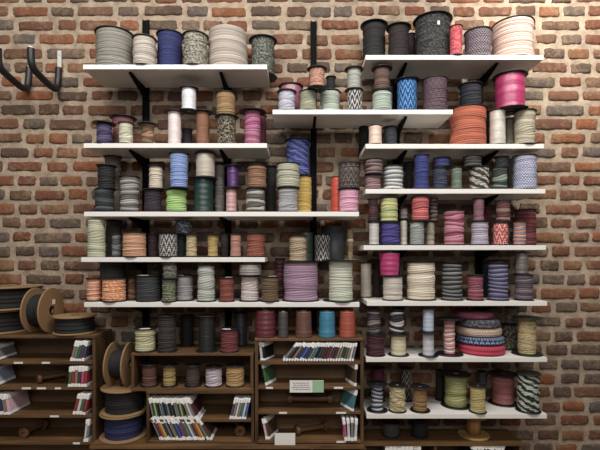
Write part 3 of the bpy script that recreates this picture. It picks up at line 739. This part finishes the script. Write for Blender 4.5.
display_unit('card_rack', 'low dark wooden rack packed with cards under the crate', 146.2, 254, 2.15, ZCB - .0006, ZA + .0006, [zu, zub], th=.012, side=.014)
def low_cabinet(label, x0, x1, Yf, z, bays):
    r = empty('low_cabinet', ((x0 + x1) / 2, (Yf + BK) / 2, 0), label, 'cabinet')
    board('top_board', M_dark, r, x0, x1, Yf, BK, z - .016, z)
    for a in (x0 + .002, x1 - .020): board('side_panel', M_darkv, r, a, a + .018, Yf + .006, BK, 0, z - .016)
    board('back_panel', M_back, r, x0 + .02, x1 - .02, BK - .006, BK, 0, z - .016, 0)
    board('shelf_board', M_dark, r, x0 + .02, x1 - .02, Yf + .004, BK - .006, z - .160, z - .146)
    for b in bays: board('divider', M_darkv, r, b - .008, b + .008, Yf + .006, BK - .006, z - .146, z - .016)
    for a, b in ((x0 + .022, (x0 + x1) / 2 - .002), ((x0 + x1) / 2 + .002, x1 - .022)):
        dd = board('door', M_darkv, r, a, b, Yf + .004, Yf + .020, .03, z - .162)
        kx = b - .03 if a < (x0 + x1) / 2 - .05 else a + .03
        k = link('knob', lathe([(0, 0), (.007, 0), (.005, .008), (.010, .016), (.007, .022), (0, .023)], 20), M_blackmetal, dd, (kx - r.location.x, Yf + .004 - r.location.y, .22), smooth=True)
        k.rotation_euler = (PI / 2, 0, 0)
    return r
XA0, XA1 = wx(94.6, LF) + .002, wx(363.8, UF)
low_cabinet('low dark wooden cabinet carrying reels, crate and card racks', XA0, XA1, 2.12, ZA, [wx(312, 2.12)])
XB0, XB1 = XA1 + .004, wx(524, 2.2)
low_cabinet('low dark wooden cabinet at bottom right under the white shelves', XB0, XB1, 2.2, SH['CB'][2], [wx(436, 2.2)])

# ---------------------------------------------------------------- cards
CARDN = {}
def colmat(c, nm='card'):
    key = ('card', c)
    if key not in CARDN: CARDN[key] = plain('printed_card', tuple(int(v * .68 + sum(c) / 3 * .32) for v in c), .6, 1.0, .25, 90)
    return CARDN[key]
M_head = plain('white_header', (236, 234, 230), .5, 1.0, .05, 40)
NAME = [((20, 20, 22), 'black'), ((60, 60, 64), 'charcoal'), ((120, 120, 120), 'grey'), ((200, 200, 196), 'white'), ((170, 40, 50), 'red'), ((90, 30, 44), 'maroon'), ((210, 180, 60), 'yellow'),
        ((200, 110, 40), 'orange'), ((40, 50, 110), 'navy'), ((60, 90, 190), 'blue'), ((60, 110, 60), 'green'), ((150, 200, 80), 'lime'), ((150, 120, 90), 'tan'), ((80, 60, 100), 'purple'),
        ((60, 120, 130), 'teal'), ((200, 60, 120), 'magenta'), ((220, 170, 180), 'pink'), ((150, 170, 200), 'pale blue'), ((90, 62, 44), 'brown')]
CN = {n: c for c, n in NAME}
ORD = ['first', 'second', 'third', 'fourth', 'fifth', 'sixth', 'seventh', 'eighth', 'ninth', 'tenth', 'eleventh', 'twelfth', 'thirteenth', 'fourteenth', 'fifteenth', 'sixteenth', 'seventeenth', 'eighteenth', 'nineteenth',
       'twentieth', 'twenty-first', 'twenty-second', 'twenty-third', 'twenty-fourth', 'twenty-fifth', 'twenty-sixth']
def card(x, Yf, z, t, H, D, lean, colour, label, group, rz=0):
    a = math.radians(lean)
    r = empty('cord_card', (x, Yf + D / 2, z + abs(math.sin(a)) * t / 2 + .0004), label, 'card', group, (0, a, rz))
    hd, ft = H * random.uniform(.18, .28), H * random.uniform(.10, .17)
    bm = bmesh.new(); bx(bm, -t * .42, t * .42, -D / 2 + .002, D / 2 - .002, ft * .6, H - hd * .6, .0008)
    link('card_body', bm_mesh(bm), colmat(CN[colour]), r)
    bm = bmesh.new(); bx(bm, -t / 2, t / 2, -D / 2, D / 2, H - hd, H, min(.0016, t * .25)); h = link('card_header', bm_mesh(bm), M_head, r); h['label'] = 'white folded header'
    bm = bmesh.new(); bx(bm, -t / 2, t / 2, -D / 2, D / 2, 0, ft, min(.0012, t * .25)); h = link('card_foot', bm_mesh(bm), M_head, r); h['label'] = 'white lower fold'
    return r
def row(px0, px1, n, Yf, z, Hpx, D, leans, colours, place, group, rz=0.0):
    """cards side by side, their feet from px0 to px1 on a board at height z"""
    rr = random.Random(int(px0 * 10)); ds = []
    step = (px1 - px0) / n
    cnt = {}
    for i in range(n):
        lean = leans[0] + (leans[1] - leans[0]) * (i / max(1, n - 1))
        Yi = Yf + rr.uniform(0, .006)
        x = wx(px0 + (i + .5) * step, Yi)
        t = step / F * Yi * math.cos(math.radians(max(abs(leans[0]), abs(leans[1])))) * .93
        c = colours[i % len(colours)]
        H = Hpx / F * Yi / math.cos(math.radians(lean)) * rr.uniform(.97, 1.02)
        if n == 1: lb = 'white-edged %s card %s' % (c, place)
        else: lb = '%s %s card, white top, %s' % (ORD[i].capitalize(), c, place)
        card(x, Yi, z, t, H, D, lean, c, lb, group, math.radians(rz))
G = 'white-topped cards in the wooden racks'
# middle rack
row(264, 269.5, 2, UF + .004, zr[0], 18.5, .10, (-7, -7), ['white', 'black'], 'from left in upper left of middle rack', G, -24)
row(282, 354, 26, UF - .004, zr[0], 18, .10, (38, 12), ['grey', 'charcoal', 'black', 'tan', 'charcoal', 'navy', 'blue', 'navy', 'charcoal', 'grey', 'teal', 'black', 'charcoal', 'brown', 'maroon', 'charcoal', 'red', 'charcoal', 'maroon', 'grey', 'tan', 'charcoal', 'green', 'tan', 'white'], 'from left in topmost row, middle rack', G)
row(269, 271.6, 1, UF + .002, zr[1], 21, .10, (-13, -13), ['green'], 'leaning at second left of the middle rack', G, -24)
row(350.5, 353.5, 1, UF - .006, zr[1], 22, .11, (4, 4), ['brown'], 'at right end of the rack shelf behind the sign', G, 18)
row(346.5, 349.5, 1, UF - .012, zr[2], 21, .11, (14, 14), ['teal'], 'leaning right on third shelf of the middle rack', G, 26)
row(269, 274, 2, UF + .0, zr[3], 21, .11, (-13, -13), ['pink', 'brown'], 'from left in lower left of middle rack', G, -20)
row(344.5, 357, 4, UF - .012, zr[3], 22, .11, (-6, 3), ['magenta', 'white', 'grey', 'white'], 'from left in lower right of middle rack', G)
# rack under the crate
row(152.5, 186, 18, 2.146, zu, 20.5, .13, (-12, -14), ['grey', 'charcoal', 'lime', 'charcoal', 'black', 'grey', 'teal', 'black', 'charcoal', 'grey', 'black', 'charcoal', 'black', 'grey'], 'from left in upper row under crate', G)
row(188.5, 199, 4, 2.146, zu, 20.5, .13, (-22, -24), ['tan', 'white', 'grey', 'maroon'], 'from left at slumped end, upper row under crate', G)
row(229, 246, 7, 2.146, zu, 20.5, .12, (14, 13), ['purple', 'grey', 'white', 'tan', 'teal', 'white', 'blue'], 'from left in right-hand group under crate', G)
row(159.5, 205, 25, 2.146, zub, 22, .13, (-24, -26), ['grey', 'charcoal', 'red', 'orange', 'yellow', 'charcoal', 'navy', 'grey', 'black', 'tan', 'grey', 'charcoal', 'blue', 'navy', 'blue', 'red', 'green', 'grey', 'teal', 'white'], 'from left in bottom row under crate', G)
row(207, 213, 2, 2.146, zub, 21, .13, (-30, -32), ['grey', 'brown'], 'from left at slumped end, bottom row under crate', G)
# left unit
row(69.5, 84, 5, LF - .004, zl[0], 20, .12, (15, 12), ['tan', 'grey', 'green', 'purple', 'purple'], 'from left, upper right of left unit', G)
row(67.5, 86.5, 6, LF - .004, zl[1], 20.5, .12, (4, 3), ['green', 'red', 'tan', 'charcoal', 'magenta', 'red'], 'from left, right of left unit second shelf', G)
row(72, 85, 4, LF - .004, zl[2], 20.5, .12, (15, 13), ['red', 'white', 'green', 'red'], 'from left, right of left unit third shelf', G)
row(83, 88, 2, LF - .004, zl[3], 22, .12, (7, 5), ['white', 'grey'], 'from left, right of left unit lowest shelf', G)
row(-22, 11, 9, LF - .004, zl[2], 20, .16, (-8, -10), ['navy', 'blue', 'tan', 'white', 'blue', 'charcoal', 'navy', 'tan', 'pink'], 'from left, far left of third shelf', G)
row(-22, -2, 5, LF - .004, zl[0], 14, .15, (-12, -14), ['grey', 'white', 'grey', 'white', 'grey'], 'from left, far left of top shelf', G)
row(-24, -3, 5, LF - .004, zl[1], 18, .15, (-12, -14), ['grey', 'pale blue', 'grey', 'white', 'pale blue'], 'from left, far left of second shelf', G)
# low right cabinet, tops just in frame
zb = SH['CB'][2] - .146
row(461, 497, 10, 2.202, zb, 26.5, .12, (24, 20), ['black', 'charcoal', 'grey', 'black', 'charcoal'], 'from left in low right cabinet, right bay', G)
row(384, 420, 9, 2.202, zb, 25.5, .12, (3, 3), ['grey', 'charcoal', 'black'], 'from left in low right cabinet, left bay', G)

# sign and folded card
def sign():
    x0, x1 = wx(289.8, UF), wx(323.6, UF); z1, z0 = wz(380.2, UF), wz(392.2, UF); y = UF - .0035
    r = empty('price_sign', ((x0 + x1) / 2, y, z0), 'small white sign with pale green right end on the middle rack', 'sign')
    board('sign_card', M_sticker, r, x0, x1, y - .001, y + .0012, z0, z1, 0)
    g = board('green_panel', plain('pale_green_print', (150, 186, 150), .6), r, wx(312.4, UF), x1 - .001, y - .0018, y - .0008, z0 + .001, z1 - .001, 0); g['label'] = 'pale green printed panel'
    mt = plain('grey_print', (120, 112, 130), .7); rr = random.Random(5)
    bm = bmesh.new()
    for k in range(4):
        zz = z1 - .013 - k * .0105; a = wx(291.5 + rr.uniform(0, 2.2), UF); b = wx(311.2 - rr.uniform(0, 3), UF)
        while a < b:
            w = rr.uniform(.006, .014); bx(bm, a - r.location.x, min(b, a + w) - r.location.x, -.0018, -.0008, zz - .0016 - z0, zz + .0016 - z0); a += w + .003
    link('print_lines', bm_mesh(bm), mt, r)
sign()
def folded_card():
    x0, x1 = wx(274.7, 2.128), wx(295.2, 2.128); zb = ZA + .0006; zt = wz(433.3, 2.128)
    r = empty('folded_card', ((x0 + x1) / 2, 2.131, zb), 'blank white folded card standing before lower left of middle rack', 'card')
    hw = (x1 - x0) / 2
    for nm, a, b in (('front_leaf', -hw, hw),):
        box(nm, M_sticker, r, a, b, -.001, .0005, 0, zt - zb, 0)
folded_card()

# ---------------------------------------------------------------- wooden reels and bare spools
M_wire = plain('black_cord', (26, 27, 31), .6, 1.0, .3, 60)
M_bluewire = plain('navy_cord', (34, 40, 84), .6, 1.0, .3, 60)
def reel(loc, R, H, Rw, label, wc, wc2=None, axis='z', rz=0, group='wooden cable reels', ft=.008, sticker=False):
    rot = (0, 0, rz) if axis == 'z' else (0, PI / 2, rz)
    r = empty('cable_reel', loc, label, 'reel', group, rot)
    h0 = 0 if axis == 'z' else -H / 2
    def disc(z):
        hole = R * .13
        m = lathe([(hole, z), (R - .002, z), (R, z + .002), (R, z + ft - .002), (R - .002, z + ft), (hole, z + ft)], 56, close=True)
        return link('flange', m, M_tanr, r, smooth=False)
    disc(h0); d2 = disc(h0 + H - ft)
    link('cord_winding', winding_mesh(Rw, h0 + ft, h0 + H - ft, .010, .002, int(R * 1e5) + len(label), NTH=48), cordmat(wc, wc2, 'solid'), r)
    link('hub', lathe([(R * .13, h0), (R * .20, h0), (R * .20, h0 + H), (R * .13, h0 + H)], 28, close=True), M_tan, r, smooth=False)
    if sticker:
        s = box('sticker', M_sticker, r, -.055, -.030, .005, .03, h0 + H - .0005, h0 + H + .001, 0); s['label'] = 'small white sticker'
    return r
ZLT = wz(335.5, LF) + .0006
bk, bl = (24, 25, 28), (34, 42, 96)
# flat pair at far left
x = wx(-8, 2.28)
R1 = 34 / F * 2.28
hp = (ZLT, )
h1 = .120
reel((x, LF - .01 + R1 * 1.0, ZLT), R1, h1, R1 * .86, 'lower of two flat wooden reels with black cord at far left', bk)
reel((x + .02, LF - .01 + R1, ZLT + h1 + .0006), R1, h1, R1 * .86, 'upper of two flat wooden reels with black cord at far left', bk)
R2 = .118
reel((wx(42.6, 2.26), 2.263, ZLT + R2), R2, .094, R2 * .72, 'wooden reel standing on edge on the left unit, white sticker outside', bk, None, 'x', 0, sticker=True)
R3 = .106
reel((wx(75.5, 2.27), 2.268, ZLT), R3, .092, R3 * .90, 'flat wooden reel of black cord at right end of left unit', (22, 26, 29))
# column left of the crate
RS = .117; XS = -.922; YS = 2.12 + .012 + RS; hs = (ZCB - .001 - ZA) / 2
reel((XS, YS, ZA + .0006), RS, hs - .001, RS * .80, 'lowest flat wooden reel, wound with navy blue cord', bl)
reel((XS + .004, YS + .004, ZA + hs), RS, hs - .001, RS * .82, 'flat wooden reel of black cord under the upright reel', bk)
RU = .112
reel((-.938, 2.255, ZCB - .0004 + RU), RU, .094, RU * .62, 'wooden reel standing on edge left of the crate', (36, 36, 38), None, 'x')
def bare_spool(loc, R, L, Rr, label, mat, rot):
    r = empty('wooden_spool', loc, label, 'spool', 'bare wooden spools', rot)
    e = L * .11
    for z in (-L / 2, L / 2 - e):
        link('flange', lathe([(R * .2, z), (R - .001, z), (R, z + .001), (R, z + e - .001), (R - .001, z + e), (R * .2, z + e)], 36, close=True), mat, r, smooth=False)
    link('shaft', lathe([(R * .18, -L / 2 + e * .2), (Rr, -L / 2 + e * .2), (Rr, L / 2 - e * .2), (R * .18, L / 2 - e * .2)], 28, close=True), mat, r, smooth=False)
    return r
M_spoolw = wood('spool_wood', (70, 46, 28), (120, 84, 54), 2)
Rb = .027
bare_spool((wx(310, 2.25), 2.255, zr[2] + Rb), Rb, .235, .016, 'bare wooden spool lying flat on third shelf of middle rack', M_spoolw, (0, PI / 2, 0))
bare_spool((wx(311, 2.23), 2.23, zr[3] + Rb), Rb, .17, .013, 'bare wooden spool lying askew on lowest shelf of middle rack', M_spoolw, (0, PI / 2, .35))
bare_spool((wx(53, 2.28), 2.285, zl[1] + Rb), Rb, .15, .010, 'bare wooden spool lying on second shelf of the left unit', M_spoolw, (0, PI / 2, .75))
bare_spool((wx(33, 2.28), 2.29, zl[3] + Rb), Rb, .14, .012, 'bare wooden spool lying end-on on lowest shelf of left unit', M_spoolw, (PI / 2, 0, -.25))
bare_spool((wx(240, 2.25), 2.26, zub + Rb), Rb, .13, .012, 'bare wooden spool lying end-on beside bottom row under the crate', M_spoolw, (PI / 2, 0, .12))
def big_bare():
    z = SH['CB'][2] + .0006; Y = 2.29
    r = empty('wooden_spool', (wx(473.5, Y), Y, z), 'pale wooden spool standing bare on the low right cabinet', 'spool', 'bare wooden spools')
    R = .080
    for zz in (0, .108): link('flange', lathe([(.01, zz), (R - .003, zz), (R, zz + .004), (R, zz + .009), (R - .003, zz + .013), (.01, zz + .013)], 48, close=True), M_tan, r, smooth=False)
    link('shaft', lathe([(.01, .012), (.034, .012), (.034, .11), (.01, .11)], 40, close=True), wood('pale_wood_upright', (128, 92, 54), (190, 148, 96), 2), r, smooth=True)
big_bare()

# ---------------------------------------------------------------- bicycle-style wall hooks
M_rubber = plain('black_rubber', (22, 24, 25), .5, 1, .2)
M_steel = plain('zinc_steel', (196, 194, 188), .45, 1, .1, 40, .25)
def hook(px, label):
    X = wx(px, YW); zt = wz(51.5, YW); zb = wz(86, YW)
    yo = YW - .013
    r = empty('wall_hook', (X, YW - .010, zb), label, 'hook', 'black wall hooks on the brick')
    L = lambda x, y, z: (x - X, y - (YW - .010), z - zb)
    bm = bmesh.new(); bx(bm, -.011, .011, -.003, .002, wz(72, YW) - zb, zt - zb, .0012)
    pl = link('steel_plate', bm_mesh(bm), M_steel, r)
    for q in (56, 68):
        s = link('screw', lathe([(0, .003), (.004, .0022), (.005, 0), (0, 0)], 16), M_steel, pl, (0, -.003, wz(q, YW) - zb), smooth=True); s.rotation_euler = (PI / 2, 0, 0)
    q = lambda Y, y: L(X - .002 - .008 * (YW - Y) / .25, Y, wz(y, Y))
    ctrl = [q(yo, 68), q(yo - .004, 80), q(yo - .018, 89), q(yo - .06, 88), q(2.25, 77), q(2.195, 70), q(2.174, 64), q(2.170, 56), q(2.170, 48.5)]
    p = smooth_path(ctrl, 3)
    link('rubber_sleeve', tube(p, .0175, 16), M_rubber, r, smooth=True)
    e = p[-1]
    link('end_cap', lathe([(0, .010), (.013, .009), (.0155, .004), (.0155, -.006), (0, -.006)], 20), M_steel, r, tuple(e), smooth=True)
hook(60.5, 'black rubber-sleeved wall hook nearer the shelves')
hook(31, 'black rubber-sleeved wall hook at the left edge')

# ---------------------------------------------------------------- light and camera
def area(name, loc, target, sx, sy, e, col=(1, .97, .93)):
    l = bpy.data.lights.new(name, 'AREA'); l.shape = 'RECTANGLE'; l.size = sx; l.size_y = sy; l.energy = e; l.color = col
    o = bpy.data.objects.new(name, l); COL.objects.link(o); o.location = loc
    o.rotation_euler = (Vector(target) - Vector(loc)).to_track_quat('-Z', 'Y').to_euler(); return o
def spot(name, loc, target, e, ang, blend=.8, col=(1, .95, .87), rad=.05):
    l = bpy.data.lights.new(name, 'SPOT'); l.energy = e; l.spot_size = math.radians(ang); l.spot_blend = blend; l.color = col; l.shadow_soft_size = rad
    o = bpy.data.objects.new(name, l); COL.objects.link(o); o.location = loc
    o.rotation_euler = (Vector(target) - Vector(loc)).to_track_quat('-Z', 'Y').to_euler(); return o
area('ceiling_light', (0.0, .75, 3.5), (0, 2.4, 1.35), 3.6, .6, 84)
area('fill_light', (0.0, -1.6, 3.0), (0, 2.4, 1.0), 3.0, 1.2, 42, (1, .98, .96))  # weak frontal fill added behind the camera to lighten the rack interiors
spot('track_spot', (1.35, 1.45, 3.35), (1.42, 2.42, 2.62), 105, 80, 1.0)
w = bpy.data.worlds.new('fill_light'); scn.world = w; w.use_nodes = True
w.node_tree.nodes['Background'].inputs[0].default_value = (1, .96, .92, 1); w.node_tree.nodes['Background'].inputs[1].default_value = .10
cam = bpy.data.cameras.new('camera'); co = bpy.data.objects.new('camera', cam); COL.objects.link(co)
co.location = (0, 0, ZC); co.rotation_euler = (PI / 2, 0, 0)
cam.sensor_fit = 'HORIZONTAL'; cam.sensor_width = 36; cam.lens = F / 600 * 36; cam.shift_y = (HY - 225) / 600
cam.clip_start = .05; scn.camera = co
vs = scn.view_settings; vs.view_transform = 'Standard'; vs.look = 'None'; vs.gamma = 1; vs.use_curve_mapping = False; vs.exposure = 0.12
